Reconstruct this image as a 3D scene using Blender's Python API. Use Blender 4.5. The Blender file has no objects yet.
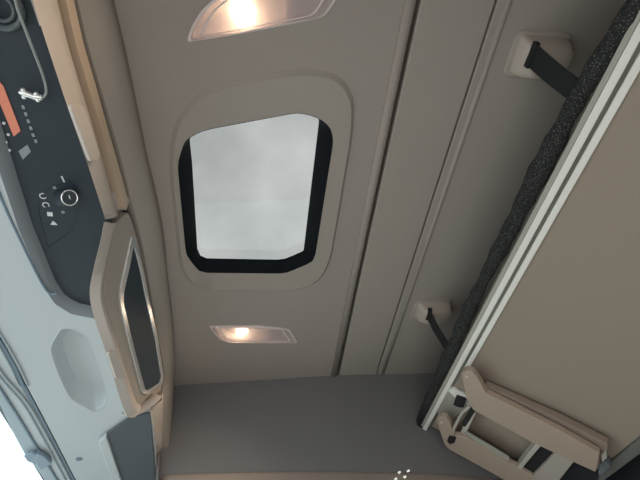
import bpy, bmesh, math, random
from mathutils import Vector, Matrix
random.seed(4)
C = bpy.context.scene.collection
OFF = Vector((0, 0, 1.2))            # the eye of the photographer above the cab floor
F = 481.0
CX = Vector((0.98268893, -0.05508651, 0.17688401))     # cab axes (rearward, across, up) in camera terms
CY = Vector((-0.08543496, 0.71244068, 0.69651213))
CZ = Vector((-0.16438778, -0.69956683, 0.69540125))

# ------------------------------------------------------------------ helpers
def ray(u, v):
    p = Vector((u - 320, v - 240, F))
    return Vector((p.dot(CX), p.dot(CY), p.dot(CZ)))
def onz(u, v, z):
    d = ray(u, v); return d * (z / d.z)
def ony(u, v, y):
    d = ray(u, v); return d * (y / d.y)
def onp(u, v, p0, n):
    d = ray(u, v); return d * (p0.dot(n) / d.dot(n))

MATS = {}
def mat(name, col, rough=.6, metal=0., noise=0., nscale=40, bump=0., bscale=300, emit=None, estr=0, spec=.5):
    m = bpy.data.materials.new(name); m.use_nodes = True
    nt = m.node_tree; b = nt.nodes['Principled BSDF']
    b.inputs['Base Color'].default_value = (*col, 1)
    b.inputs['Roughness'].default_value = rough
    b.inputs['Metallic'].default_value = metal
    b.inputs['Specular IOR Level'].default_value = spec
    tc = nt.nodes.new('ShaderNodeTexCoord')
    if noise:
        n = nt.nodes.new('ShaderNodeTexNoise'); n.inputs['Scale'].default_value = nscale; n.inputs['Detail'].default_value = 4
        nt.links.new(tc.outputs['Object'], n.inputs['Vector'])
        r = nt.nodes.new('ShaderNodeMix'); r.data_type = 'RGBA'
        r.inputs[6].default_value = (*[c * (1 - noise) for c in col], 1)
        r.inputs[7].default_value = (*[min(1, c * (1 + noise)) for c in col], 1)
        nt.links.new(n.outputs['Fac'], r.inputs[0]); nt.links.new(r.outputs[2], b.inputs['Base Color'])
    if bump:
        n = nt.nodes.new('ShaderNodeTexNoise'); n.inputs['Scale'].default_value = bscale; n.inputs['Detail'].default_value = 3
        nt.links.new(tc.outputs['Object'], n.inputs['Vector'])
        bp = nt.nodes.new('ShaderNodeBump'); bp.inputs['Strength'].default_value = bump; bp.inputs['Distance'].default_value = .002
        nt.links.new(n.outputs['Fac'], bp.inputs['Height']); nt.links.new(bp.outputs[0], b.inputs['Normal'])
    if emit:
        b.inputs['Emission Color'].default_value = (*emit, 1); b.inputs['Emission Strength'].default_value = estr
    MATS[name] = m; return m

def glassy(name, tint, refl=.06, haze=0., hazecol=(1, 1, 1), rough=.02):
    m = bpy.data.materials.new(name); m.use_nodes = True
    nt = m.node_tree; nt.nodes.clear()
    out = nt.nodes.new('ShaderNodeOutputMaterial')
    t = nt.nodes.new('ShaderNodeBsdfTransparent'); t.inputs[0].default_value = (*tint, 1)
    g = nt.nodes.new('ShaderNodeBsdfGlossy'); g.inputs['Roughness'].default_value = rough
    mx = nt.nodes.new('ShaderNodeMixShader'); mx.inputs[0].default_value = refl
    nt.links.new(t.outputs[0], mx.inputs[1]); nt.links.new(g.outputs[0], mx.inputs[2])
    last = mx
    if haze:
        tr = nt.nodes.new('ShaderNodeBsdfTranslucent'); tr.inputs[0].default_value = (*hazecol, 1)
        df = nt.nodes.new('ShaderNodeBsdfDiffuse'); df.inputs[0].default_value = (*hazecol, 1)
        m1 = nt.nodes.new('ShaderNodeMixShader'); nt.links.new(tr.outputs[0], m1.inputs[1]); nt.links.new(df.outputs[0], m1.inputs[2])
        m2 = nt.nodes.new('ShaderNodeMixShader'); m2.inputs[0].default_value = haze
        nt.links.new(mx.outputs[0], m2.inputs[1]); nt.links.new(m1.outputs[0], m2.inputs[2]); last = m2
    nt.links.new(last.outputs[0], out.inputs[0]); MATS[name] = m; return m

def obj(name, bm, m, parent=None, smooth=True, bevel=0., solid=0., subd=0):
    """links ONE mesh object; vertices are in cab space (eye = 0)"""
    bmesh.ops.remove_doubles(bm, verts=bm.verts, dist=1e-6)
    bmesh.ops.recalc_face_normals(bm, faces=bm.faces)
    lo = Vector((min(v.co[i] for v in bm.verts) for i in range(3)))
    hi = Vector((max(v.co[i] for v in bm.verts) for i in range(3)))
    c = (lo + hi) / 2
    for v in bm.verts: v.co -= c
    me = bpy.data.meshes.new(name); bm.to_mesh(me); bm.free()
    if smooth:
        for p in me.polygons: p.use_smooth = True
        me.set_sharp_from_angle(angle=math.radians(35))
    me.materials.append(m)
    o = bpy.data.objects.new(name, me); C.objects.link(o)
    base = Vector((0, 0, 0))
    q = parent
    while q is not None:
        base += q.location; q = q.parent
    o.parent = parent
    o.location = c + OFF - base
    if solid:
        s = o.modifiers.new('thick', 'SOLIDIFY'); s.thickness = abs(solid); s.offset = 1 if solid > 0 else -1
    if bevel:
        b = o.modifiers.new('bevel', 'BEVEL'); b.width = bevel; b.segments = 3; b.limit_method = 'ANGLE'; b.angle_limit = math.radians(40)
        b.harden_normals = False
    if subd:
        s = o.modifiers.new('sub', 'SUBSURF'); s.levels = subd; s.render_levels = subd
    return o
def thing(name, label, cat, loc, group=None):
    o = bpy.data.objects.new(name, None); C.objects.link(o); o.empty_display_size = .05
    o.location = Vector(loc) + OFF; o['label'] = label; o['category'] = cat
    if group: o['group'] = group
    return o
def tag(o, label, cat, group=None):
    o['label'] = label; o['category'] = cat
    if group: o['group'] = group
    return o
def struct(o, label=None, cat=None):
    o['kind'] = 'structure'
    if label: o['label'] = label; o['category'] = cat
    return o

def rounded(pts, r, n=5):
    """rounds the corners of a closed 3-D polygon"""
    out = []; N = len(pts)
    for i in range(N):
        p, a, b = pts[i], pts[i - 1], pts[(i + 1) % N]
        va, vb = a - p, b - p
        k = min(r, va.length * .45, vb.length * .45)
        s, e = p + va.normalized() * k, p + vb.normalized() * k
        for j in range(n + 1):
            t = j / n
            out.append(s * (1 - t) ** 2 + p * 2 * t * (1 - t) + e * t * t)
    return out
def prism(pts, off, bm=None):
    """solid prism: closed polygon pts extruded by vector off"""
    bm = bm or bmesh.new()
    a = [bm.verts.new(p) for p in pts]; b = [bm.verts.new(p + off) for p in pts]
    bm.faces.new(a); bm.faces.new(b[::-1])
    for i in range(len(a)):
        j = (i + 1) % len(a); bm.faces.new((a[i], a[j], b[j], b[i]))
    return bm
def ring(outer, inner, off, bm=None, inner_off=None):
    """solid ring between two loops with equal counts"""
    bm = bm or bmesh.new(); io = inner_off if inner_off is not None else off
    A = [bm.verts.new(p) for p in outer]; B = [bm.verts.new(p) for p in inner]
    A2 = [bm.verts.new(p + off) for p in outer]; B2 = [bm.verts.new(p + io) for p in inner]
    n = len(A)
    for i in range(n):
        j = (i + 1) % n
        bm.faces.new((A[i], A[j], B[j], B[i])); bm.faces.new((A2[i], B2[i], B2[j], A2[j]))
        bm.faces.new((A[i], A2[i], A2[j], A[j])); bm.faces.new((B[i], B[j], B2[j], B2[i]))
    return bm
def holed(outer, holes, off):
    """flat panel with holes, extruded by off"""
    bm = bmesh.new(); ed = []
    loops = []
    for L in [outer] + holes:
        v = [bm.verts.new(p) for p in L]; loops.append(v)
        for i in range(len(v)): ed.append(bm.edges.new((v[i], v[(i + 1) % len(v)])))
    bmesh.ops.triangle_fill(bm, use_beauty=True, use_dissolve=False, edges=ed)
    top = {}
    faces = list(bm.faces)
    for L in loops:
        for v in L: top[v] = bm.verts.new(v.co + off)
    for f in faces: bm.faces.new([top[v] for v in reversed(f.verts)])
    for L in loops:
        for i in range(len(L)):
            a, b = L[i], L[(i + 1) % len(L)]
            bm.faces.new((a, b, top[b], top[a]))
    return bm
def resample(pts, n):
    L = [0]
    for i in range(1, len(pts)): L.append(L[-1] + (pts[i] - pts[i - 1]).length)
    out = []; k = 0
    for i in range(n):
        s = L[-1] * i / (n - 1)
        while k < len(pts) - 2 and L[k + 1] < s: k += 1
        t = 0 if L[k + 1] == L[k] else (s - L[k]) / (L[k + 1] - L[k])
        out.append(pts[k].lerp(pts[k + 1], max(0, min(1, t))))
    return out
def smooth_curve(pts, it=2):
    for _ in range(it):
        q = [pts[0]]
        for i in range(len(pts) - 1):
            q += [pts[i].lerp(pts[i + 1], .25), pts[i].lerp(pts[i + 1], .75)]
        q.append(pts[-1]); pts = q
    return pts
def loft(curves, n=40, bm=None):
    bm = bm or bmesh.new()
    if n == 0: n = len(curves[0]); rows = [[bm.verts.new(p) for p in c] for c in curves]
    else: rows = [[bm.verts.new(p) for p in resample(c, n)] for c in curves]
    for a, b in zip(rows, rows[1:]):
        for i in range(n - 1): bm.faces.new((a[i], a[i + 1], b[i + 1], b[i]))
    return bm
def extend_back(pts, y):
    """carries a longitudinal edge on beyond the frame to the cab side at y"""
    a, b = pts[0], pts[min(2, len(pts) - 1)]
    d = a - b
    return [a + d * ((y - a.y) / d.y)] + pts
def tube(path, r, seg=10, bm=None, closed_ends=True, flat=1.):
    bm = bm or bmesh.new(); rows = []; n = len(path)
    ref = Vector((.3, .2, 1))
    for i, p in enumerate(path):
        t = (path[min(i + 1, n - 1)] - path[max(i - 1, 0)]).normalized()
        a = t.cross(ref).normalized(); b = t.cross(a)
        rr = r[i] if isinstance(r, (list, tuple)) else r
        rows.append([bm.verts.new(p + (a * math.cos(2 * math.pi * k / seg) + b * math.sin(2 * math.pi * k / seg) * flat) * rr) for k in range(seg)])
    for A, B in zip(rows, rows[1:]):
        for k in range(seg):
            bm.faces.new((A[k], A[(k + 1) % seg], B[(k + 1) % seg], B[k]))
    bm.faces.new(rows[0][::-1]); bm.faces.new(rows[-1])
    return bm
def box(c, ax, ay, az, bm=None):
    """box from its centre and three half-axis vectors"""
    bm = bm or bmesh.new()
    v = [bm.verts.new(c + ax * i + ay * j + az * k) for i in (-1, 1) for j in (-1, 1) for k in (-1, 1)]
    for f in ((0, 1, 3, 2), (4, 6, 7, 5), (0, 4, 5, 1), (2, 3, 7, 6), (0, 2, 6, 4), (1, 5, 7, 3)):
        bm.faces.new([v[i] for i in f])
    return bm
def aabb(x0, x1, y0, y1, z0, z1, bm=None):
    return box(Vector(((x0 + x1) / 2, (y0 + y1) / 2, (z0 + z1) / 2)), Vector(((x1 - x0) / 2, 0, 0)), Vector((0, (y1 - y0) / 2, 0)), Vector((0, 0, (z1 - z0) / 2)), bm)
def disc(c, n, r, h, seg=20, bm=None, r2=None):
    n = n.normalized(); a = n.cross(Vector((0.1, 1, .3))).normalized(); b = n.cross(a)
    r2 = r if r2 is None else r2
    bm = bm or bmesh.new()
    A = [bm.verts.new(c + (a * math.cos(2 * math.pi * k / seg) + b * math.sin(2 * math.pi * k / seg)) * r) for k in range(seg)]
    B = [bm.verts.new(c + n * h + (a * math.cos(2 * math.pi * k / seg) + b * math.sin(2 * math.pi * k / seg)) * r2) for k in range(seg)]
    bm.faces.new(A[::-1]); bm.faces.new(B)
    for k in range(seg): bm.faces.new((A[k], A[(k + 1) % seg], B[(k + 1) % seg], B[k]))
    return bm

# ------------------------------------------------------------------ materials
ceil_m = mat('headliner_fabric', (.40, .355, .32), .9, noise=.05, nscale=250, bump=.25, bscale=900, spec=.2)
ceil_m2 = mat('headliner_panel', (.41, .37, .33), .85, noise=.04, nscale=250, bump=.2, bscale=900, spec=.2)
wall_m = mat('side_wall_fabric', (.205, .20, .205), .9, noise=.06, nscale=300, bump=.25, bscale=900, spec=.2)
trim_m = mat('taupe_trim', (.34, .285, .25), .6, bump=.1)
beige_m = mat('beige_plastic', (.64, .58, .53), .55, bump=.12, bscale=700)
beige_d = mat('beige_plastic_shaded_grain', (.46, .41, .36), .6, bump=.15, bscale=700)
strip_m = mat('warm_lit_strip', (.74, .57, .42), .45, bump=.1)  # warm glow of the reading lamp is put into this colour
gap_m = mat('dark_gap', (.11, .095, .085), .9)
grey_m = mat('light_grey_plastic', (.56, .61, .64), .5, bump=.08, bscale=800)
grey_d = mat('mid_grey_plastic', (.17, .19, .215), .55, bump=.08, bscale=800)
seal_m = mat('blue_grey_rubber', (.19, .26, .33), .6)
seal_l = mat('pale_rubber', (.45, .52, .56), .5)
black_m = mat('black_plastic', (.030, .042, .055), .45, bump=.06, bscale=900)
chrome_m = mat('chrome', (.92, .92, .92), .25, .65)
darkglass_m = mat('smoked_panel', (.045, .065, .085), .6, spec=.25)
frame_m = mat('black_hatch_frame', (.006, .009, .012), .8, spec=.12)
alu_m = mat('white_aluminium', (.92, .91, .85), .4)
alu_g = mat('grey_aluminium', (.42, .41, .36), .45)
bunk_m = mat('bunk_board_fabric', (.36, .30, .245), .9, noise=.05, nscale=300, bump=.2, bscale=900, spec=.2)
web_m = mat('black_webbing', (.012, .013, .015), .8, bump=.3, bscale=1200)
steel_m = mat('steel', (.66, .63, .56), .4, .3)
lad_m = mat('ladder_plastic', (.46, .36, .29), .5, bump=.1, bscale=700)
rub_m = mat('black_rubber', (.012, .012, .013), .7, bump=.6, bscale=250)
white_m = mat('white_print', (.75, .77, .78), .6)
dim_m = mat('grey_print', (.30, .33, .35), .6)
orange_m = mat('amber_display', (.45, .16, .10), .4, emit=(1., .36, .24), estr=.22)
dot_m = mat('white_glow_dot', (.85, .85, .75), .5, emit=(1, 1, .85), estr=.45)
bulb_m = mat('lit_bulb', (1, .9, .7), .4, emit=(1., .80, .55), estr=6.5)
refl_m = mat('lamp_reflector', (.80, .73, .70), .3, .25)
cable_m = mat('grey_cable', (.30, .32, .31), .45)
hatch_glass = glassy('tinted_hatch_glass', (.45, .455, .45), .05)
wind_glass = glassy('windscreen_glass', (.80, .88, .90), .05)
lens_m = glassy('lamp_lens', (.93, .90, .90), .10, haze=.34, hazecol=(.92, .86, .88), rough=.12)
# knitted net: dark yarn with paler diamond holes
net_m = mat('knitted_net', (.015, .018, .019), .8)
nt = net_m.node_tree
tc = nt.nodes.new('ShaderNodeTexCoord'); vo = nt.nodes.new('ShaderNodeTexVoronoi'); vo.inputs['Scale'].default_value = 190
vo.feature = 'DISTANCE_TO_EDGE'
rp = nt.nodes.new('ShaderNodeValToRGB')
rp.color_ramp.elements[0].position = .12; rp.color_ramp.elements[0].color = (.010, .012, .013, 1)
rp.color_ramp.elements[1].position = .40; rp.color_ramp.elements[1].color = (.12, .12, .105, 1)
nt.links.new(tc.outputs['Object'], vo.inputs['Vector']); nt.links.new(vo.outputs['Distance'], rp.inputs[0])
nt.links.new(rp.outputs[0], nt.nodes['Principled BSDF'].inputs['Base Color'])
bp = nt.nodes.new('ShaderNodeBump'); bp.inputs['Strength'].default_value = .8; bp.inputs['Distance'].default_value = .004; bp.invert = True
nt.links.new(vo.outputs['Distance'], bp.inputs['Height']); nt.links.new(bp.outputs[0], nt.nodes['Principled BSDF'].inputs['Normal'])

UP = Vector((0, 0, 1)); DN = Vector((0, 0, -1))
YN = -.16           # open doorway side of the cab, where the photographer stands
def wall_y(x, z):
    pts = [(-1.2, 2.06), (-.36, 1.757), (-.255, 1.757), (.389, 1.812), (.908, 1.897), (1.4, 1.97)]
    for (a, b), (c, d) in zip(pts, pts[1:]):
        if x <= c or c == 1.4:
            return b + (d - b) * (x - a) / (c - a) + .11 * (1 - z)

# ------------------------------------------------------------------ ceiling, hatch, reading lamps
hatch_out = [(185, 137.5), (177.5, 162), (186, 253), (200, 270.5), (285, 271.5), (314, 259), (333, 138), (330, 125), (318, 115.5), (299, 110), (203, 128)]
hatch_in = [(189, 138), (192, 166), (197.5, 256), (206, 265.5), (283, 265), (304, 256), (319, 132), (320.5, 120), (312, 112), (299, 106), (203, 124)]
HO = rounded([onz(u, v, 1.0) for u, v in hatch_out], .02, 3)
HI = []
for k, (u, v) in enumerate(hatch_in):
    p = onz(u, v, 1.035)
    if k in (8, 9, 10):                       # near edge: upright wall, out of sight from below
        q = onz(*hatch_out[k], 1.0); p = Vector((q.x, q.y + .004, 1.035))
    HI.append(p)
HI = rounded(HI, .012, 3)
light2 = [(209, 325.4), (257, 325), (277.5, 327), (289.7, 328.8), (297.8, 342), (230.6, 342.3), (219.4, 339)]
L2 = [onz(u, v, 1.0) for u, v in light2]
L1 = [onz(186.3, 42, 1.0), onz(240, 33.5, 1.0), onz(308, 20, 1.0), onz(325, 15.5, 1.0), onz(335.5, 0, 1.0), Vector((.236, .298, 1)), Vector((.21, .275, 1)), Vector((.03, .298, 1)), onz(212, 0, 1.0), onz(201, 10, 1.0), onz(191, 27, 1.0)]
L1 = rounded(L1, .012, 3); L2 = rounded(L2, .010, 3)

pts = [Vector((-.30, YN, 1))]
for x in (-.30, -.15, .0, .15, .30, .393): pts.append(Vector((x, wall_y(x, 1) + .02, 1)))
pts.append(Vector((.393, YN, 1)))
struct(obj('ceiling', holed(pts, [HO, L1, L2], UP * .03), ceil_m, smooth=False))
pts = [Vector((.4075, YN, 1)), Vector((.4075, wall_y(.4075, 1) + .02, 1)), Vector((.5735, wall_y(.57, 1) + .02, 1)), Vector((.5735, YN, 1))]
struct(obj('ceiling_middle', prism(pts, UP * .03), ceil_m2, bevel=.004))
pts = [Vector((.5785, YN, 1)), Vector((.5785, wall_y(.58, 1) + .02, 1)), Vector((1.4, wall_y(1.4, 1) + .02, 1)), Vector((1.4, YN, 1))]
struct(obj('ceiling_rear', prism(pts, UP * .03), ceil_m2, bevel=.003))
struct(obj('trim_1', aabb(.37, .64, YN, 1.9, 1.031, 1.045), gap_m))       # backing behind the joints
bm = bmesh.new()                                                          # welted bead beside the narrow joint
bm = loft([[Vector((x, YN, z)), Vector((x, 1.86, z))] for x, z in ((.596, 1.001), (.599, .9965), (.604, .995), (.609, .9975), (.612, 1.001))], 2)
struct(obj('trim_2', bm, ceil_m2, solid=.002))
bm = loft([[Vector((x, YN, z)), Vector((x, 1.815, z))] for x, z in ((.372, 1.001), (.376, .9965), (.385, .995), (.3935, .997), (.3935, 1.004))], 2)
struct(obj('trim_3', bm, ceil_m, solid=.002))

# raised surround of the roof hatch
sur = [(168, 165), (174, 118), (203, 87), (300, 68), (340, 73), (355, 97), (353, 135), (331, 262), (318, 284), (290, 292), (197, 290), (180, 272)]
SO = [onz(u, v, 1.0) for u, v in sur]
cen = sum(SO, Vector()) / len(SO)
SOr = rounded(SO, .05, 4)
SIr = [Vector((p.x + (cen.x - p.x) * .04, p.y + (cen.y - p.y) * .03, .9945)) for p in SOr]
def nearest_loop(loop, n):
    return resample(loop + [loop[0]], n + 1)[:-1]
def angle_loop(loop, c, n):
    """resample a loop by polar angle about c"""
    out = []
    for k in range(n):
        a = 2 * math.pi * k / n; d = Vector((math.cos(a), math.sin(a), 0)); best = None
        for i in range(len(loop)):
            p, q = loop[i] - c, loop[(i + 1) % len(loop)] - c
            den = d.x * (q.y - p.y) - d.y * (q.x - p.x)
            if abs(den) < 1e-12: continue
            t = (p.x * (q.y - p.y) - p.y * (q.x - p.x)) / den
            s = (p.x * d.y - p.y * d.x) / den
            if t > 0 and -1e-6 <= s <= 1 + 1e-6 and (best is None or t > best): best = t
        out.append(Vector((c.x + d.x * best, c.y + d.y * best, loop[0].z)))
    return out
hc = sum(HO, Vector()) / len(HO)
N = 96
h_thing = thing('roof_hatch', 'square black framed roof hatch with cloudy sky behind its glass', 'roof hatch', (hc.x, hc.y, 1.0))
A = angle_loop(SOr, hc, N); B = angle_loop(SIr, hc, N); D = angle_loop(HO, hc, N)
for p in A: p.z = 1.0005
for p in B: p.z = .991
for p in D: p.z = .991
bm = bmesh.new(); rows = [[bm.verts.new(p) for p in L] for L in (A, B, D)]
rows.append([bm.verts.new(Vector((p.x, p.y, 1.004))) for p in D])
for a, b in zip(rows, rows[1:]):
    for i in range(N): bm.faces.new((a[i], a[(i + 1) % N], b[(i + 1) % N], b[i]))
obj('surround', bm, ceil_m2, h_thing, solid=.0)
bm = bmesh.new()
HIa = angle_loop(HI, hc, N); HIb = [Vector((p.x, p.y, 1.05)) for p in HIa]; Dz = angle_loop(HO, hc, N)
for p in Dz: p.x = hc.x + (p.x - hc.x) * .997; p.y = hc.y + (p.y - hc.y) * .997; p.z = .9900
rows = [[bm.verts.new(p) for p in L] for L in (Dz, HIa, HIb, [Vector((p.x, p.y, 1.05)) for p in Dz])]
for a, b in zip(rows, rows[1:] + rows[:1]):
    for i in range(N): bm.faces.new((a[i], a[(i + 1) % N], b[(i + 1) % N], b[i]))
obj('frame', bm, frame_m, h_thing, bevel=.0)
gl = [Vector((hc.x + (p.x - hc.x) * 1.02, hc.y + (p.y - hc.y) * 1.02, 1.04)) for p in HIa]
obj('glass_pane', prism(gl, UP * .006), hatch_glass, h_thing, smooth=False)

def reading_lamp(loop, label, bulb_px, bulb_scale):
    c = sum(loop, Vector()) / len(loop)
    t = thing('reading_lamp', label, 'reading lamp', (c.x, c.y, 1.0), 'reading lamps in the headliner')
    inner = [p + (c - p).normalized() * .007 for p in loop]
    rim = ring([p + DN * .004 for p in loop], [p + DN * .006 for p in inner], UP * .012)
    obj('rim', rim, MATS['lamp_rim'], t)
    # reflector bowl recessed into the headliner
    bm = bmesh.new(); rows = []
    for f, dz in ((1.0, .0), (.96, .014), (.86, .026), (.5, .030)):
        rows.append([bm.verts.new(Vector((c.x + (p.x - c.x) * f, c.y + (p.y - c.y) * f, 1.0 + dz))) for p in inner])
    for a, b in zip(rows, rows[1:]):
        for i in range(len(a)): bm.faces.new((a[i], a[(i + 1) % len(a)], b[(i + 1) % len(a)], b[i]))
    bm.faces.new(rows[-1])
    obj('reflector', bm, refl_m, t, solid=.002)
    bpos = onz(*bulb_px, 1.012)
    bm = bmesh.new(); bmesh.ops.create_uvsphere(bm, u_segments=16, v_segments=10, radius=1)
    for v in bm.verts: v.co = Vector((v.co.x * .021 * bulb_scale, v.co.y * .019 * bulb_scale, v.co.z * .010)) + bpos
    obj('bulb', bm, bulb_m, t)
    # divider and switch half of the lamp
    e = (loop[len(loop) // 2] - c)
    p = c + Vector((.045, 0, .004)); bm = aabb(p.x - .002, p.x + .002, c.y - .022, c.y + .022, 1.004, 1.024)
    obj('divider', bm, refl_m, t)
    for k in range(3):
        q = c + Vector((.072 + .024 * k, (.016 + .008 * k) * (1 if c.y > .9 else -1), .012))
        obj('switch', box(q, Vector((.008, 0, 0)), Vector((.003, .014, 0)), Vector((0, 0, .004))), MATS['lamp_switch'], t, bevel=.002)
    i2 = [c + (p - c) * .86 for p in inner]; i3 = [c + (p - c) * .82 for p in inner]
    obj('inner_bezel', ring([p + DN * .0045 for p in i2], [p + DN * .0045 for p in i3], UP * .002), MATS['lamp_rim'], t)
    obj('lens', prism([p + DN * .003 for p in inner], UP * .003), lens_m, t, smooth=False)
    return t, bpos
mat('lamp_rim', (.80, .72, .70), .25); mat('lamp_switch', (.62, .58, .58), .35)
t1, b1 = reading_lamp(L1, 'large lit reading lamp at the top edge, above the roof hatch', (243, 12), 1.25)
t2, b2 = reading_lamp(L2, 'lit reading lamp between the roof hatch and the grey side wall', (242, 331), 1.1)
for b in (b1, b2):
    ld = bpy.data.lights.new('reading_lamp_glow', 'SPOT'); ld.energy = 3.2; ld.color = (1, .78, .56); ld.spot_size = math.radians(140); ld.spot_blend = .9; ld.shadow_soft_size = .02
    lo = bpy.data.objects.new('reading_lamp_glow', ld); C.objects.link(lo); lo.location = b + OFF + Vector((0, 0, -.022))
    lo.rotation_euler = (0, math.radians(18), 0)

# ------------------------------------------------------------------ side wall
nx, nz = 40, 14
bm = bmesh.new(); V = {}
for i in range(nx + 1):
    for j in range(nz + 1):
        x = -.30 + 1.67 * i / nx; z = .40 + .62 * j / nz
        V[i, j] = bm.verts.new((x, wall_y(x, z), z))
for i in range(nx):
    for j in range(nz): bm.faces.new((V[i, j], V[i + 1, j], V[i + 1, j + 1], V[i, j + 1]))
r = bmesh.ops.extrude_face_region(bm, geom=bm.faces[:])
for v in r['geom']:
    if isinstance(v, bmesh.types.BMVert): v.co.y += .03
struct(obj('wall_side', bm, wall_m))
# ledge below the wall panel
le = []
for (u, v) in ((163, 478.5), (180, 478), (250, 476), (340, 475), (430, 477), (470, 480), (500, 483)):
    p = ony(u, v, 1.84)
    for _ in range(6): p = ony(u, v, wall_y(p.x, p.z))
    le.append(p)
le.append(Vector((1.36, wall_y(1.36, .62), le[-1].z - .06)))
cv = [[p + Vector((0, dy, dz)) for p in le] for dy, dz in ((.004, .014), (-.006, .010), (-.012, .0), (-.012, -.08), (.01, -.09))]
struct(obj('trim_4', loft(cv, 30), trim_m, solid=.004))
struct(obj('wall_corner', aabb(-.75, -.28, 2.0, 2.03, .40, 1.05), wall_m))
struct(obj('wall_corner_return', aabb(-.305, -.295, 1.762, 2.0, .40, 1.03), wall_m))
# lower wall with the door window far below the picture, back wall, floor
struct(obj('wall_side_low', aabb(-1.1, 1.4, 1.93, 1.96, -1.2, -.25), ceil_m2))
struct(obj('wall_side_rear', aabb(.55, 1.4, 1.96, 1.99, -.25, .42), wall_m))
struct(obj('wall_near', aabb(-1.1, 1.4, YN - .04, YN, .36, 1.05), wall_m))
struct(obj('wall_near_rear', aabb(.62, 1.4, YN - .04, YN, -1.2, .36), wall_m))
fb = [Vector((-.66, -.20, .915)), Vector((-.66, 2.10, .69)), Vector((-.66, 2.10, 1.06)), Vector((-.66, -.20, 1.06))]
struct(obj('wall_front_top', prism(fb, Vector((-.02, 0, 0))), wall_m, smooth=False))
struct(obj('ceiling_front', aabb(-.68, -.26, -.20, 2.10, 1.035, 1.06), ceil_m))
struct(obj('wall_back', aabb(1.37, 1.40, YN, 2.05, -1.2, 1.05), ceil_m2))
struct(obj('wall_front', aabb(-1.30, -1.26, YN, 2.0, -1.2, -.35), grey_d))
struct(obj('floor', aabb(-1.30, 1.40, YN, 2.05, -1.23, -1.2), mat('floor_mat', (.30, .28, .26), .9, noise=.1)))
wp = glassy('door_window_glass', (.80, .85, .84), .05)
struct(obj('window_2', aabb(-.75, .55, 1.955, 1.96, -.25, .42), wp))
struct(obj('back_shade', aabb(1.335, 1.368, .9, 1.93, .0, .47), mat('back_shade_dark', (.02, .025, .033), .8)))  # dark box added for the shade on the back wall below the bunk
# four white dots on the ledge, given a weak glow of their own
it = thing('marker_dots', 'four small glowing white dots on the ledge under the grey side wall', 'marker dots', onz(401, 474, .64))
for (u, v) in ((399.5, 471.5), (408.5, 470), (396, 478), (405, 476)):
    p = ony(u, v, wall_y(.5, .64) - .016)
    obj('dot', disc(p + Vector((0, .012, 0)), Vector((0, -1, -.2)), .0042, .016, 14, r2=.0036), dot_m, it)

# ------------------------------------------------------------------ overhead console at the front
UG0 = Vector((0, 1.2, .76)); UGN = Vector((0, .1, 1)).normalized()
BK0 = UG0 + UGN * .022
def ug(u, v, h=0.): return onp(u, v, UG0 - UGN * h, UGN)
def bk(u, v, h=0.): return onp(u, v, BK0 - UGN * h, UGN)
LP0 = Vector((-.233, 0, .93)); LPN = Vector((.23, 0, -.097)).normalized()     # sloping face of the lockers
def lp(u, v, h=0.): return onp(u, v, LP0 + LPN * h, LPN)

console = thing('overhead_console', 'long overhead console with grey underside panel above the windscreen', 'overhead console', (-.42, .9, .76))
c0 = [(112, 0), (125, 50), (139, 120), (145, 151), (153, 182.5), (157, 200), (163, 231.5), (167, 277.5), (171.6, 312), (174, 345), (174.5, 377)]
C0 = [onz(u, v, 1.002) for u, v in c0]
C0 = extend_back(C0, YN)
for (u, v) in ((172.9, 400), (170.5, 425), (166.5, 450), (160, 478)):       # along the side wall
    p = ony(u, v, 1.76)
    for _ in range(4): p = ony(u, v, wall_y(p.x, p.z) + .001)
    C0.append(p)
C0.append(C0[-1] + (C0[-1] - C0[-2]) * 1.5)
c1 = [(78, 0), (88, 45), (99.5, 82), (110.5, 120), (122, 160), (130, 195), (136, 216), (142, 241), (148, 275), (153, 305), (158, 335), (163, 362), (165, 380)]
C1 = [onz(u, v, .93) for u, v in c1]; C1 = extend_back(C1, YN)
c1b = [(159, 401), (161, 440), (160, 455), (157.5, 478)]
C1 += [lp(u, v) for u, v in c1b]; C1.append(C1[-1] + (C1[-1] - C1[-2]) * 1.0)
C0s = resample(smooth_curve(C0, 2), 60); C1s = resample(smooth_curve(C1, 2), 60)
mid1 = [a.lerp(b, .35) + Vector((.010, 0, -.004)) for a, b in zip(C0s, C1s)]
mid2 = [a.lerp(b, .75) + Vector((.008, 0, -.004)) for a, b in zip(C0s, C1s)]
back = [b + Vector((-.03, 0, .012)) for b in C1s]
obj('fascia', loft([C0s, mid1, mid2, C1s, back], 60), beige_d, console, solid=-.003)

# underside: grey panel round a recessed black panel, with a moulded pocket
step = [(-68, -30), (-8, 150), (19, 230), (44, 288), (55, 304), (71, 314), (96, 319)]
pocket = [(48, 349), (60, 328), (70, 327.5), (88, 336), (109, 398), (104, 408), (95, 413), (70, 400), (60, 381)]
wind_edge = [(-110, 165), (-40, 275), (0, 336), (22, 377), (43, 416), (60, 449), (84, 496)]
near_edge = [ug(-60, -30)]
near_edge = [near_edge[0] + (near_edge[0] - ug(-8, 150)) * 1.2]
G = near_edge + [ug(u, v) for u, v in step] + [ug(*p) for p in ((99.5, 320), (111, 352), (123, 392), (130, 413), (150, 411), (153.5, 428), (155.5, 450), (157, 478), (158, 498))] + [ug(u, v) for u, v in reversed(wind_edge)]
g0 = ug(-110, 165); G.append(g0 + (g0 - ug(-40, 275)) * 1.0)
PK = rounded([ug(u, v) for u, v in pocket], .03, 4)
obj('underside_panel', holed(G, [PK], UP * .012), grey_m, console, smooth=False)
pc = sum(PK, Vector()) / len(PK)
bm = bmesh.new(); rows = []
for f, dz in ((1, 0), (.97, .008), (.86, .036), (.74, .050), (.4, .054)):
    rows.append([bm.verts.new(pc + (p - pc) * f + UGN * dz) for p in PK])
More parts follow.
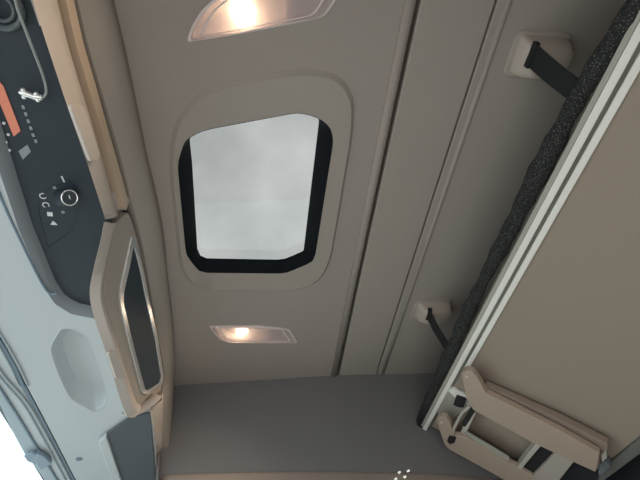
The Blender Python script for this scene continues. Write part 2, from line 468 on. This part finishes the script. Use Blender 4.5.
for a, b in zip(rows, rows[1:]):
    for i in range(len(a)): bm.faces.new((a[i], a[(i + 1) % len(a)], b[(i + 1) % len(a)], b[i]))
bm.faces.new(rows[-1])
obj('moulded_pocket', bm, grey_m, console, solid=-.003)
# rolled shoulder between grey and black
S0 = [near_edge[0]] + [ug(u, v) for u, v in step]
S1 = []
dirs = []
for i in range(len(S0)):
    t = (S0[min(i + 1, len(S0) - 1)] - S0[max(i - 1, 0)]).normalized(); n = t.cross(UGN)
    if n.x < 0 and i < 5: n = -n
    if i >= 5: n = n if n.y < 0 else -n
    dirs.append(n.normalized())
cv = [S0, [p + n * .007 + UGN * .004 for p, n in zip(S0, dirs)], [p + n * .015 + UGN * .013 for p, n in zip(S0, dirs)], [p + n * .020 + UGN * .024 for p, n in zip(S0, dirs)]]
obj('panel_shoulder', loft(cv, 50), mat('shoulder_plastic', (.24, .27, .30), .5), console, solid=.0)
# seam line moulded in the grey panel
sl = [ug(u, v, .0012) for u, v in ((-40, 95), (0, 197), (25, 250), (45, 290), (52, 294.5), (57, 293))]
obj('panel_seam', tube(smooth_curve(sl, 2), .0028, 8), seal_m, console)
# dark tray at the far end with its pale lip
tr = [ug(u, v, .002) for u, v in ((107, 431.5), (126.7, 417.7), (146, 412), (150.5, 411), (154, 450), (156, 478), (157, 498), (129, 498))]
obj('fabric_tray', prism(tr, UGN * -.008), mat('tray_lining', (.10, .115, .13), .8, bump=.2), console, bevel=.003)
tl = [ug(u, v, .002) for u, v in ((99, 437.5), (107, 431.5), (129, 498), (120, 498))]
obj('tray_lip', prism(tl, UGN * -.016), grey_m, console, bevel=.004)
obj('clip_hole', disc(ug(79, 459, .0005), -UGN, .011, .003, 16, r2=.008), seal_m, console)

# black control panel let into the underside
cp = thing('control_panel', 'black overhead control panel with rotary knob, symbols and glowing amber display', 'control panel', bk(60, 190))
bp_ = [bk(*p) for p in ((-75, -60), (0, 148), (30, 228), (54, 289), (62, 302), (76, 309), (98, 314), (94, 293), (97, 273), (105.5, 243), (109.5, 222), (92, 166), (76.5, 120), (66, 87.5), (48, 42), (33.5, 0), (12, -60))]
bp_[0] = bp_[0] + (bp_[0] - bp_[1]) * .6; bp_[-1] = bp_[-2] + (bp_[-2] - bp_[-3]) * ((bp_[0].y - bp_[-2].y) / (bp_[-2].y - bp_[-3].y))
obj('panel_face', prism(bp_, UGN * .02), black_m, cp, smooth=False)
BN = -UGN
obj('display', prism([bk(*p, .0005) for p in ((-6, 75), (3.5, 86), (20.6, 130.6), (14, 136), (-6, 88))], BN * .002), orange_m, cp, smooth=False)
for (u, v) in ((4, 123), (8.4, 134.4), (6, 142), (9.4, 150)):
    obj('indicator', disc(bk(u, v, .0003), BN, .0028, .0015, 12), white_m, cp)
for (u, v) in ((23.4, 107), (26, 114), (28.5, 121), (31, 128), (33.4, 135), (36, 141)):
    p = bk(u, v, .0003); obj('button', box(p, Vector((.0026, 0, 0)), Vector((0, .0036, -.00036)), BN * .0015), dim_m, cp, bevel=.0008)
obj('sticker', prism([bk(*p, .0003) for p in ((18.5, 151), (27.5, 144.5), (31, 151.5), (23, 159.5))], BN * .0008), dim_m, cp, smooth=False)
# rotary knob with bright ring
kc = bk(62, 198); kt = onp(69.5, 197.8, BK0 + BN * .028, UGN)
kb = obj('rotary_knob', disc(kc, kt - kc, .019, (kt - kc).length, 28, r2=.0155), black_m, cp, bevel=.002)
bm = bmesh.new(); ax = (kt - kc).normalized(); a = ax.cross(Vector((0, 1, .2))).normalized(); b = ax.cross(a)
pth = [kt + (a * math.cos(2 * math.pi * k / 28) + b * math.sin(2 * math.pi * k / 28)) * .0150 for k in range(29)]
obj('chrome_ring', tube(pth, .0014, 8), chrome_m, kb)
obj('pointer', box(kt + ax * .0006, Vector((.001, 0, 0)), Vector((0, .006, -.0006)), ax * .0006), white_m, kb)
def arc(c, r, a0, a1, w=.0010):
    pts = [c + Vector((math.cos(math.radians(a0 + (a1 - a0) * k / 12)) * r, math.sin(math.radians(a0 + (a1 - a0) * k / 12)) * r, 0)) for k in range(13)]
    return tube([p + Vector((0, 0, -.1 * (p.y - c.y))) for p in pts], w, 6)
obj('symbol', arc(bk(43, 196, .001), .006, 40, 300, .0012), white_m, cp)
obj('symbol', arc(bk(46, 205, .001), .006, 120, 400, .0012), white_m, cp)
obj('symbol', box(bk(50, 214, .0003), Vector((.005, .001, 0)), Vector((-.001, .005, -.0005)), BN * .001), white_m, cp)
q = bk(53.5, 223, .0003)
obj('symbol', prism([q + Vector((-.007, .004, 0)), q + Vector((.007, .006, 0)), q + Vector((.001, -.007, 0))], BN * .001), white_m, cp)
obj('symbol', box(bk(63, 179, .0003), Vector((.0015, 0, 0)), Vector((.001, .007, -.0007)), BN * .001), white_m, cp)
for (u, v) in ((54.5, 187.5), (63, 212)):
    obj('symbol', box(bk(u, v, .0003), Vector((.003, 0, 0)), Vector((0, .003, -.0003)), BN * .001), dim_m, cp)
# raised module outlines on the panel
for poly in (((36, 204), (49, 187), (70, 179), (82, 196), (72, 232), (47, 250)),):
    PP = rounded([bk(*p, .0) for p in poly], .012, 4); c_ = sum(PP, Vector()) / len(PP)
    obj('knob_surround', ring(PP, [c_ + (p - c_) * .95 for p in PP], BN * .0012), black_m, cp)

# cable with bright plug hanging from the panel
cb = thing('microphone_cable', 'thin grey cable looping to a shiny plug on the black control panel', 'cable', bk(42, 95))
path = [bk(u, v, h) for u, v, h in ((12, -25, .01), (15, 3, .02), (24, 26, .03), (34, 52, .03), (42, 72, .026), (46.5, 88, .018), (46, 95, .014), (41, 98.5, .012))]
obj('cord', tube(smooth_curve(path, 3), .0023, 8), cable_m, cb)
pth = [bk(u, v, .012) for u, v in ((42, 97.5), (36, 97), (32, 96), (24, 93), (19, 92))]
pl = obj('plug', tube(pth, [.0048, .0062, .0048, .0060, .0030], 12), chrome_m, cb)
for (u, v) in ((23, 90), (24, 97), (36, 94), (38, 100)):
    bm = bmesh.new(); bmesh.ops.create_uvsphere(bm, u_segments=10, v_segments=8, radius=.0042)
    cc = bk(u, v, .014)
    for w in bm.verts: w.co += cc
    obj('terminal', bm, chrome_m, pl)
rg = bk(0, 8, .012)
tp = thing('cup_ring', 'translucent grey ring at the top left corner of the black control panel', 'ring', rg)
for nm, rr, w in (('outer_ring', .030, .005), ('inner_ring', .019, .003)):
    pth = [rg + Vector((math.cos(2 * math.pi * k / 32) * rr, math.sin(2 * math.pi * k / 32) * rr, -.1 * math.sin(2 * math.pi * k / 32) * rr)) for k in range(33)]
    obj(nm, tube(pth, w, 10), MATS.get('smoke_plastic') or mat('smoke_plastic', (.10, .12, .13), .3), tp)

# locker with plain lid (nearest)
LG = 'overhead storage lockers'
k1 = thing('storage_locker', 'beige overhead locker with plain lid above the black control panel', 'storage locker', onz(80, 110, .80), LG)
a1 = [(79, 0), (89, 45), (100.5, 82), (111.5, 120), (123, 160), (131.5, 201)]
a1i = [(74, 0), (84, 45), (95, 82), (105.5, 120), (117, 160), (129, 203)]
s1 = [(66, 0), (76, 45), (87.5, 84), (99, 120), (111, 162), (126.5, 210)]
a2 = [(62, 0), (72, 45), (83.5, 84), (95, 120), (107, 162), (122.5, 213)]
a2b = [(57, 0), (68, 45), (80, 85), (91.5, 121), (103.5, 163), (118, 216.5)]
a3 = [(32.5, 0), (46, 42), (61, 87.5), (72, 120), (87.5, 164), (105.5, 219.5)]
def zc(lst, z): return extend_back([onz(u, v, z) for u, v in lst], YN)
gr1 = zc(a1, .938); st0 = zc(a1i, .918); st1 = zc(s1, .896); gr2 = [p + Vector((-.010, 0, .004)) for p in zc(a2, .892)]; fd0 = zc(a2b, .868); lip = zc(a3, .775)
midf = [a.lerp(b, .55) + Vector((.006, 0, 0)) for a, b in zip(fd0, lip)]
lipb = [p + Vector((-.006, 0, -.004)) for p in lip]; lipc = [p + Vector((-.022, 0, .10)) for p in lip]
bm = loft([[p + Vector((-.05, 0, .02)) for p in gr1], [p + Vector((-.030, 0, .0)) for p in st0], st0, st1, [p + Vector((-.030, 0, .004)) for p in st1], [p + Vector((-.05, 0, .004)) for p in gr2]], 50)
obj('warm_lit_strip', bm, strip_m, k1, solid=-.002)
lipr = [p + Vector((-.002, 0, .008)) for p in lip]
ld_ = obj('lid', loft([[p + Vector((-.05, 0, .0)) for p in gr2], [p + Vector((-.035, 0, .004)) for p in fd0], [p + Vector((-.004, 0, .005)) for p in fd0], fd0, midf, lip, lipr, lipc], 50), beige_m, k1, solid=-.004)
# end face of the lid closing it off at the seam
ends = [x[-1] for x in (gr1, st0, st1, gr2, fd0, midf, lip, lipc)] + [gr1[-1] + Vector((-.08, 0, -.01))]
obj('lid_end', prism([p + Vector((0, -.003, 0)) for p in ends], Vector((0, -.004, 0))), beige_m, k1, smooth=False)
def on_quad(u, v, A, B, D):
    n = (B - A).cross(D - A).normalized(); return onp(u, v, A, n), n
A_, B_, D_ = onz(46, 42, .775), onz(87.5, 164, .775), onz(89, 95, .868)
nq = (B_ - A_).cross(D_ - A_).normalized()
if nq.dot(A_) > 0: nq = -nq
hp = [onp(u, v, A_ + nq * .0075, nq) for u, v in ((66, 104), (75, 103), (81, 108), (96.5, 154), (94, 161), (87.5, 161.5))]
obj('handle', prism(rounded(hp, .01, 4), nq * .007), beige_m, k1, bevel=.002)

# locker with chrome framed smoked window
k2 = thing('storage_locker', 'beige overhead locker with chrome framed smoked window panel', 'storage locker', lp(125, 320), LG)
left = [(104.8, 221.7), (101.6, 240), (92.8, 273), (89.5, 295), (96, 320.6), (107, 352), (119, 393), (125.6, 412), (128.5, 417), (135, 416.8), (147.5, 410), (158.4, 402), (162.5, 396)]
lz = [.785, .775, .755, .742, .735, .725, .715, .710, .709, .712, .735, .76, .79]
LEFT = [onz(u, v, z) for (u, v), z in zip(left, lz)]
ridge = [(118, 222), (111.8, 240), (105.5, 273), (104, 295), (108, 310), (118, 342), (131, 386), (136.5, 402), (140, 405), (145, 404), (151, 401), (157, 397), (161, 391)]
RIDGE = [lp(u, v, .004) for u, v in ridge]
right = [(128, 212), (131, 217), (138, 240), (144.5, 275), (149.5, 305), (155, 335), (160, 362), (162.5, 378)]
RIGHT = [lp(u, v, .004) for u, v in right]
bm = bmesh.new()
door = rounded(RIDGE + RIGHT[::-1], .012, 3)
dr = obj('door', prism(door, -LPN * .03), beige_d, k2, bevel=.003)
Rs = smooth_curve(RIDGE, 2); Ls = smooth_curve(LEFT, 2); NP = len(Rs)
mm = [a.lerp(b, .5) + Vector((.004, 0, -.004)) for a, b in zip(Rs, Ls)]
def lipw(i, a, b):
    t = min(1, max(0, (i / NP - .50) / .25)); t = t * t * (3 - 2 * t); return a.lerp(b, t)
Lb = [p + lipw(i, Vector((-.002, .010, .009)), -LPN * .010) for i, p in enumerate(Ls)]
Lc = [p + lipw(i, Vector((-.026, .098, .082)), -LPN * .035) for i, p in enumerate(Ls)]
obj('door_edge', loft([[p - LPN * .004 for p in Rs], mm, Ls, Lb, Lc], 0), beige_m, dr, solid=-.003)
ch_o = [(130.4, 235), (125.6, 258), (118.5, 290), (118.5, 303), (125.6, 334), (134.4, 366.6), (141.5, 393), (146, 394), (161, 385), (162.5, 377.5), (156, 334), (148, 301), (141.5, 266.6), (134.4, 239)]
ch_i = [(131.7, 246), (128, 266.6), (122.3, 292), (122, 303), (129.3, 334), (138, 368), (144, 389.5), (147, 390), (158.5, 383), (160, 377), (154, 340), (145.5, 303), (139.5, 273), (133, 247)]
CO = rounded([lp(u, v, .004) for u, v in ch_o], .01, 3); CI = rounded([lp(u, v, .004) for u, v in ch_i], .008, 3)
obj('chrome_frame', ring(CO, CI, LPN * .005), chrome_m, dr, bevel=.0015)
obj('smoked_panel', prism([p - LPN * .001 for p in CI], LPN * .003), darkglass_m, dr, smooth=False)
A_, B_, D_ = onz(96, 320.6, .735), onz(119, 393, .715), lp(118, 342, .004)
nq = (B_ - A_).cross(D_ - A_).normalized()
if nq.dot(A_) > 0: nq = -nq
hp = [onp(u, v, A_ + nq * .004, nq) for u, v in ((106, 352), (110, 349.5), (116, 351.5), (123.8, 375), (122, 378), (114.5, 378))]
obj('handle', prism(rounded(hp, .008, 4), nq * .007), beige_m, dr, bevel=.002)
# narrow end locker by the side wall
k3 = thing('storage_locker', 'narrow beige overhead locker between smoked window locker and side wall', 'storage locker', lp(158, 450), LG)
d0 = [(149.5, 409), (151.5, 428), (153.5, 450), (155, 478), (156, 495)]
d1 = [(161.5, 400), (161.5, 428), (161, 450), (158.5, 478), (157.5, 495)]
D0 = [lp(u, v, .002) for u, v in d0]; D1 = [lp(u, v, .006) for u, v in d1]
obj('lid', loft([[p + Vector((-.03, 0, .06)) for p in D0], [p + Vector((-.006, 0, .006)) for p in D0], D0, D1, [p + Vector((.0, 0, .03)) for p in D1]], 24), beige_m, k3, solid=-.003)
hp = [lp(u, v, .009) for u, v in ((152.3, 429), (157.5, 428), (159.5, 430), (160.2, 443), (154, 444))]
obj('handle', prism(rounded(hp, .006, 3), LPN * .008), beige_m, k3, bevel=.002)

# ------------------------------------------------------------------ windscreen with its seals and clip
def strip(lo, hi, h, th, m, name, par=None):
    n = 24
    A = resample([ug(u, v, h) for u, v in lo], n); B = resample([ug(u, v, h) for u, v in hi], n)
    return obj(name, prism(A + B[::-1], UGN * -th), m, par, bevel=.0015)
e0 = [(-110, 165), (-40, 275), (0, 336), (22, 377), (43, 416), (60, 449), (84, 496)]
e1 = [(-110, 172), (-40, 282), (0, 343), (20, 382), (40, 416), (57, 449), (81, 496)]
e2 = [(-110, 205), (-40, 312), (0, 372), (12, 386), (28, 403), (42, 428), (57, 455), (78, 496)]
e3 = [(-110, 220), (-40, 330), (0, 388), (18, 416), (38, 449), (56, 478), (74, 504)]
e4 = [(-110, 235), (-40, 345), (0, 402), (12, 428), (25, 452), (38, 468), (62, 504)]
struct(strip(e0, e1, -.004, .006, seal_m, 'trim_5'))
struct(strip(e1, e3, -.006, .006, grey_m, 'trim_6'))
struct(strip(e3, e4, -.010, .006, mat('windscreen_frit', (.42, .50, .55), .5), 'trim_7'))
ws = thing('windscreen_seal', 'bundle of pale rubber seal lines along the windscreen top edge', 'seal', ug(0, 370))
for q, (dx, r) in enumerate(((0, .0035), (-5, .0028))):
    obj('bead', tube(smooth_curve([ug(u + dx, v, .004) for u, v in e2], 2), r, 8), seal_l, ws)
for q, dx in enumerate((0, 5, 9)):
    obj('ridge', tube([ug(u + dx, v, .003) for u, v in ((-60, 255), (0, 348), (11, 368), (19, 386))], .0024, 8), seal_l if q != 1 else seal_m, ws)
obj('dark_line', tube([ug(u, v, .003) for u, v in e3], .0030, 8), seal_m, ws)
top = resample([ug(u, v, -.006) for u, v in e4], 24)
top[0] = top[0] + (top[0] - top[1]) * 6
cv = []
for k in range(8):
    s = k / 7
    cv.append([p + Vector((-.42 * s - .06 * s * (1 - s), (.0), -1.08 * s)) for p in top])
struct(obj('window_1', loft(cv, 24), wind_glass, solid=.005))
cl = thing('windscreen_clip', 'small blue grey plastic clip at the windscreen top corner', 'clip', ug(38, 456))
cpx = [ug(u, v, .006) for u, v in ((38.4, 449), (45, 452), (52.5, 459), (50, 462), (42, 466), (38, 462), (36, 455))]
obj('clip_body', prism(cpx, -UGN * .014), mat('clip_plastic', (.26, .34, .42), .45), cl, bevel=.003)
cpx = [ug(u, v, .004) for u, v in ((24.5, 454), (33, 451), (37, 452), (38, 463), (35, 462), (28, 459))]
obj('clip_tongue', prism(cpx, -UGN * .008), MATS['clip_plastic'], cl, bevel=.002)

# ------------------------------------------------------------------ upper bunk, tipped up at its front edge
BX, BZ = .735, .765
BL = Vector((.79, 0, -.613)).normalized(); BNn = Vector((-.613, 0, -.79)).normalized()   # across the bunk, and out of its underside
BP0 = Vector((BX, 0, BZ))
def onb(u, v, h=0.): return onp(u, v, BP0 + BNn * h, BNn)
def at_bunk(s, y, h=0.): return BP0 + BL * s + BNn * h + Vector((0, y, 0))
s_of = lambda p: (p - BP0).dot(BL)
def s_mean(*px): return sum(s_of(onb(*p)) for p in px) / len(px)
sa = s_mean((563, 150), (455.8, 360)); sb = s_mean((569.5, 150), (459.5, 360)); sc_ = s_mean((579, 150), (465, 360))
sd = s_mean((585, 150), (468.5, 360)); se = s_mean((593, 150), (474.5, 360))
sr = s_mean((640, 440), (606, 470)); print('rails', sa, sb, sc_, sd, se, sr)
yE = onb(428, 429).y; print('bunk end y', yE)
y0 = -.10
bunk = thing('upper_bunk', 'tipped up upper bunk with taupe underside and white aluminium front rail', 'bunk', at_bunk((se + sr) / 2, .9))
def slab(s0, s1, h0, h1, ya, yb):
    return prism([at_bunk(s0, ya, h0), at_bunk(s1, ya, h0), at_bunk(s1, yb, h0), at_bunk(s0, yb, h0)], BNn * (h1 - h0))
obj('board', slab(sd, sr - .012, -.035, 0, y0, yE - .03), bunk_m, bunk, bevel=.003)
yL = onb(467.5, 373).y
bm = slab(sb, sc_, -.05, .012, y0, yE); 
fr = obj('front_rail', bm, alu_m, bunk, bevel=.0015)
obj('rail_lip', slab(sa, sb - .0005, -.05, .006, y0, yE + .002), alu_g, fr, bevel=.001)
obj('inner_flange', slab(sd, se, -.03, .007, y0, yL), alu_m, fr, bevel=.0015)
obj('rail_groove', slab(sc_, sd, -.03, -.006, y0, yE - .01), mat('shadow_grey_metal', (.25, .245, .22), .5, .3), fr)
obj('rear_edge', slab(sr - .012, sr + .022, -.04, .010, y0, yE - .02), mat('rear_edge_metal', (.17, .17, .155), .5), bunk, bevel=.003)
obj('mounting_plate', prism([onb(u, v, .006) for u, v in ((449, 386), (470, 394), (466, 408), (446, 424), (437, 412))], BNn * -.02), mat('plate_metal', (.52, .50, .45), .45, .3), bunk, bevel=.002)
obj('bracket', prism([onb(u, v, .012) for u, v in ((448, 391), (453, 388.5), (474, 400), (470, 408), (462, 402), (455, 398))], BNn * -.012), alu_m, bunk, bevel=.002)
obj('latch', prism(rounded([onb(u, v, .028) for u, v in ((455.5, 398), (465.5, 401.5), (463.5, 408), (458, 407.5), (453, 405))], .004, 3), BNn * -.024), rub_m, bunk, bevel=.002)
obj('stop_block', prism([onb(u, v, .016) for u, v in ((465, 369), (470, 371), (469, 377), (463, 374))], BNn * -.018), rub_m, bunk, bevel=.002)

# ------------------------------------------------------------------ safety net rolled along the rail, straps, mounts
net = thing('safety_net', 'black mesh safety net bunched along the front rail of the bunk', 'net', at_bunk(sa, .9))
n_edge = [(640, 0, 14), (612, 42, 13), (586, 82, 14), (578, 93, 12), (560, 130, 10), (535, 178, 9), (515, 222, 9.5), (502, 262, 11), (487, 285, 9), (470, 313, 8.5), (452, 348, 9), (448, 360, 10), (438, 385, 11), (428, 405, 10), (421, 420, 8)]
path = []; rad = []
for (u, v, hw) in n_edge:
    p = onp(u, v, BP0 + Vector((-.012, 0, .035)), Vector((1, 0, .25)).normalized()); path.append(p)
    rad.append(hw / F * ray(u, v).length and hw * .00215)
# mid line points already on the net's centre
path = [onp(u, v, BP0 + Vector((-.020, 0, .030)), Vector((1, 0, .3)).normalized()) for u, v, hw in
        [(645, -10, 0), (628, 18, 0), (600, 62, 0), (576, 100, 0), (556, 140, 0), (535, 180, 0), (515, 220, 0), (496, 257, 0), (482, 283, 0), (465, 318, 0), (454, 347, 0), (445, 366, 0), (433, 392, 0), (425, 411, 0)]]
path = smooth_curve([path[0] + (path[0] - path[2]) * 1.] + path, 3)
dist = 0
rad = []
for i, p in enumerate(path):
    s = p.y
    rad.append(.0235 + .0025 * math.sin(s * 23) + .002 * math.sin(s * 61 + 1) + .003 * math.sin(s * 9 + 2))
path = resample(path, 180); rad = [.0215 + .0022 * math.sin(p.y * 23) + .0016 * math.sin(p.y * 71 + 1) + .0025 * math.sin(p.y * 9 + 2) for p in path]
bm = tube(path, rad, 18, flat=.8)
for v in bm.verts:
    v.co += Vector((random.uniform(-1, 1), random.uniform(-1, 1), random.uniform(-1, 1))) * .0008
obj('mesh_roll', bm, net_m, net)
lpth = []
lc = onp(421, 421, BP0 + Vector((-.015, 0, .02)), Vector((1, 0, .3)).normalized())
for k in range(19):
    a = 2 * math.pi * k / 18
    lpth.append(lc + Vector((math.sin(a) * .010, math.cos(a) * .016, -math.cos(a) * .014)))
obj('end_loop', tube(lpth, .0095, 10), web_m, net)
obj('end_tail', tube([path[-6], lc + Vector((0, -.008, .01)), lc], [.018, .015, .012], 12), web_m, net)

def strap_mount(px, label, strap_top, strap_bot, slabel, size):
    c = onz(*px, 1.0)
    t = thing('strap_mount', label, 'strap mount', c, 'strap mounts on the rear ceiling panel')
    sx, sy, h = size
    bm = bmesh.new(); rows = []
    for fx0, fx1, fy0, fy1, z in ((-1.0, 1.0, -1., 1.0, 1.003), (-1.0, 1.0, -1.0, 1.0, .994), (-.84, .98, -.82, .94, .972), (-.52, .95, -.66, .86, 1 - h), (-.46, .88, -.56, .76, 1 - h - .003)):
        L = [Vector((c.x + sx * fx0, c.y + sy * fy0 * .9, z)), Vector((c.x + sx * fx1, c.y + sy * fy0 * .75, z)), Vector((c.x + sx * fx1 * .96, c.y + sy * fy1, z)), Vector((c.x + sx * fx0 * .9, c.y + sy * fy1, z))]
        rows.append([bm.verts.new(p) for p in rounded(L, .018, 4)])
    for a, b in zip(rows, rows[1:]):
        for i in range(len(a)): bm.faces.new((a[i], a[(i + 1) % len(a)], b[(i + 1) % len(a)], b[i]))
    bm.faces.new(rows[0][::-1]); bm.faces.new(rows[-1])
    obj('housing', bm, MATS.get('mount_plastic') or mat('mount_plastic', (.50, .435, .375), .55, bump=.1), t)
    # soft flange pressed into the headliner
    L = [Vector((c.x + sx * fx, c.y + sy * fy, .9985)) for fx, fy in ((-1.16, -1.05), (1.05, -1.0), (1.05, 1.16), (-1.1, 1.25))]
    L2_ = [Vector((c.x + (p.x - c.x) * .93, c.y + (p.y - c.y) * .93, .994)) for p in L]
    bm = bmesh.new(); R = [[bm.verts.new(p) for p in rounded(q, .025, 4)] for q in ([Vector((p.x, p.y, 1.002)) for p in L], L, L2_)]
    for a, b in zip(R, R[1:]):
        for i in range(len(a)): bm.faces.new((a[i], a[(i + 1) % len(a)], b[(i + 1) % len(a)], b[i]))
    bm.faces.new(R[0][::-1]); bm.faces.new(R[-1])
    obj('flange', bm, ceil_m2, t)
    top_ = onz(*strap_top, 1 - h + .004); bot = onz(*strap_bot, BZ + .045)
    obj('slot', aabb(top_.x - .006, top_.x + .006, top_.y - .029, top_.y + .029, 1 - h - .0032, 1 - h + .012), web_m, t, bevel=.002)
    w = Vector((.002, .027, 0)); n = Vector((1, 0, 0))
    s = tag(None or obj('retaining_strap', loft_strap(top_, bot, w), web_m, bevel=.0008), slabel, 'strap', 'webbing straps holding up the net')
    return t
def loft_strap(a, b, w):
    bm = bmesh.new(); rows = []
    for k in range(13):
        t = k / 12; p = a.lerp(b, t) + Vector((-.004 * math.sin(math.pi * t), 0, 0))
        th = Vector((.0016, 0, .0008)); ww = w * (1 - .12 * t)
        rows.append([bm.verts.new(p + ww + th), bm.verts.new(p + ww - th), bm.verts.new(p - ww - th), bm.verts.new(p - ww + th)])
    e = rows[-1]
    for A, B in zip(rows, rows[1:]):
        for k in range(4): bm.faces.new((A[k], A[(k + 1) % 4], B[(k + 1) % 4], B[k]))
    bm.faces.new(rows[0][::-1]); bm.faces.new(rows[-1])
    return bm
strap_mount((538.5, 53), 'large beige ceiling mount at top right holding the broad black strap', (532, 55), (577, 92),
            'broad black webbing strap hanging from the top right ceiling mount', (.066, .050, .042))
strap_mount((431.5, 308), 'small looking beige ceiling mount lower down near the side wall', (428.5, 314), (450, 351),
            'narrow looking black webbing strap hanging from the lower ceiling mount near side wall', (.066, .050, .042))

# ------------------------------------------------------------------ folding ladder under the bunk
lad = thing('folding_ladder', 'beige folding ladder with steel rungs stowed under the bunk', 'ladder', onb(520, 430, .05))
def lpris(px, h, th, name, m, par=lad, r=0., bev=.002):
    P = [onb(u, v, h) for u, v in px]
    if r: P = rounded(P, r, 4)
    return obj(name, prism(P, BNn * -th), m, par, bevel=bev)
railU = [(461, 373), (466, 370.5), (472, 371.5), (477, 377), (486, 393.3), (560, 431), (600, 453.8), (596, 472.5), (574, 462.5), (532, 442.5), (480, 414), (473, 410), (466, 397)]
r1 = lpris(railU, .062, .022, 'side_rail', lad_m, r=.006, bev=.003)
railV = [(436, 419.5), (440, 416.5), (446, 417.5), (450, 423), (454, 436), (465, 437), (486, 448), (505, 461.5), (522, 470), (548, 486), (540, 500), (485.7, 469.8), (449, 449.5), (444.5, 445), (440, 432)]
r2 = lpris(railV, .062, .022, 'side_rail', lad_m, r=.006, bev=.003)
for rl, px in ((r1, (467, 376.5)), (r2, (441.5, 422.5))):
    obj('rivet', disc(onb(*px, .0615), BNn, .0062, .003, 14, r2=.0045), steel_m, rl)
backrail = [(484, 386), (500, 393), (560, 420), (608, 444.5), (607, 456.5), (601, 460), (560, 438), (490, 402)]
lpris(backrail, .036, .026, 'inner_rail', MATS.get('ladder_plastic_shaded') or mat('ladder_plastic_shaded', (.33, .26, .21), .55, bump=.1), bev=.003)  # darker copy of the ladder plastic, shade of the rear layer in its colour
backrail2 = [(458, 436), (470, 440), (512, 466), (530, 480), (500, 478), (460, 450)]
lpris(backrail2, .038, .028, 'inner_rail', MATS['ladder_plastic_shaded'], bev=.003)
# rungs
rg1 = [(470, 411), (475.5, 413.5), (465, 435.5), (460.5, 433)]
lpris(rg1, .058, .040, 'rung', steel_m, bev=.0015)
lpris([(462.5, 432.5), (465.5, 431.5), (509, 457.5), (508, 461), (505, 459.8)], .058, .006, 'tie_bar', alu_g, bev=.001)
rg2 = [(536, 444), (541, 446), (519.5, 471.5), (515.5, 469)]
rr = lpris(rg2, .060, .040, 'rung', steel_m, bev=.0015)
lpris([(541, 445.5), (556, 453), (532, 480), (519, 473)], .048, .030, 'tread', rub_m, bev=.001)
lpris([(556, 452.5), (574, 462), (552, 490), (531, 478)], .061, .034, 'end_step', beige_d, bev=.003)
lpris([(547, 462), (552, 464.5), (537, 480.5), (532, 477)], .054, .004, 'tread_edge', steel_m, bev=.0008)
hk = obj('hook_bar', tube([onb(u, v, .056) for u, v in ((470, 406), (462, 413), (455, 426), (448, 443))], .0055, 10), steel_m, lad)
obj('hook_bar', tube([onb(u, v, .052) for u, v in ((474, 408), (468, 418), (464, 424))], .010, 10), rub_m, lad)
lpris([(449, 436), (456, 437.5), (454.5, 443), (449.5, 444.5), (447, 441)], .066, .022, 'foot_cap', rub_m, r=.003)
lpris([(601, 455), (606, 452), (607, 458), (602, 463)], .048, .020, 'pivot_pin', steel_m)
lpris([(600, 464), (606, 461), (611, 467), (601, 476), (598, 474)], .030, .028, 'pivot_bracket', grey_d)

lpris([(566, 460), (599, 474), (590, 505), (540, 500)], .020, .008, 'hollow_shade', mat('hollow_dark', (.015, .018, .024), .7))  # black sheet added in place of the shaded hollow behind the ladder end
# ------------------------------------------------------------------ daylight: overcast sky
w = bpy.data.worlds.new('overcast'); bpy.context.scene.world = w; w.use_nodes = True
nt = w.node_tree; nt.nodes.clear()
out = nt.nodes.new('ShaderNodeOutputWorld'); bg = nt.nodes.new('ShaderNodeBackground')
tc = nt.nodes.new('ShaderNodeTexCoord')
ns = nt.nodes.new('ShaderNodeTexNoise'); ns.inputs['Scale'].default_value = 5.5; ns.inputs['Detail'].default_value = 5
cr = nt.nodes.new('ShaderNodeValToRGB')
cr.color_ramp.elements[0].position = .35; cr.color_ramp.elements[0].color = (.66, .69, .70, 1)
cr.color_ramp.elements[1].position = .65; cr.color_ramp.elements[1].color = (1.0, 1.02, 1.03, 1)
sx = nt.nodes.new('ShaderNodeSeparateXYZ')
mr = nt.nodes.new('ShaderNodeMapRange'); mr.inputs[1].default_value = -.12; mr.inputs[2].default_value = .05
mx = nt.nodes.new('ShaderNodeMix'); mx.data_type = 'RGBA'; mx.inputs[6].default_value = (.55, .55, .53, 1)     # pale paved yard below the horizon
nt.links.new(tc.outputs['Generated'], ns.inputs['Vector']); nt.links.new(ns.outputs['Fac'], cr.inputs[0])
nt.links.new(tc.outputs['Generated'], sx.inputs[0]); nt.links.new(sx.outputs['Z'], mr.inputs[0])
nt.links.new(mr.outputs[0], mx.inputs[0]); nt.links.new(cr.outputs[0], mx.inputs[7])
nt.links.new(mx.outputs[2], bg.inputs[0]); bg.inputs[1].default_value = 2.6
nt.links.new(bg.outputs[0], out.inputs[0])

# ------------------------------------------------------------------ camera
cam = bpy.data.cameras.new('camera'); cam.sensor_width = 36; cam.lens = 36 * F / 640; cam.clip_start = .01
co = bpy.data.objects.new('camera', cam); C.objects.link(co)
axes = [CX, CY, CZ]
R = Matrix(((CX[0], -CX[1], -CX[2]), (CY[0], -CY[1], -CY[2]), (CZ[0], -CZ[1], -CZ[2])))
co.matrix_world = Matrix.Translation(OFF) @ R.to_4x4()
s = bpy.context.scene; s.camera = co
s.view_settings.view_transform = 'Standard'; s.view_settings.look = 'None'; s.view_settings.gamma = 1; s.view_settings.use_curve_mapping = False
s.view_settings.exposure = 0.25
s.cycles.use_denoising = True
s.cycles.max_bounces = 10; s.cycles.diffuse_bounces = 6; s.cycles.transparent_max_bounces = 12
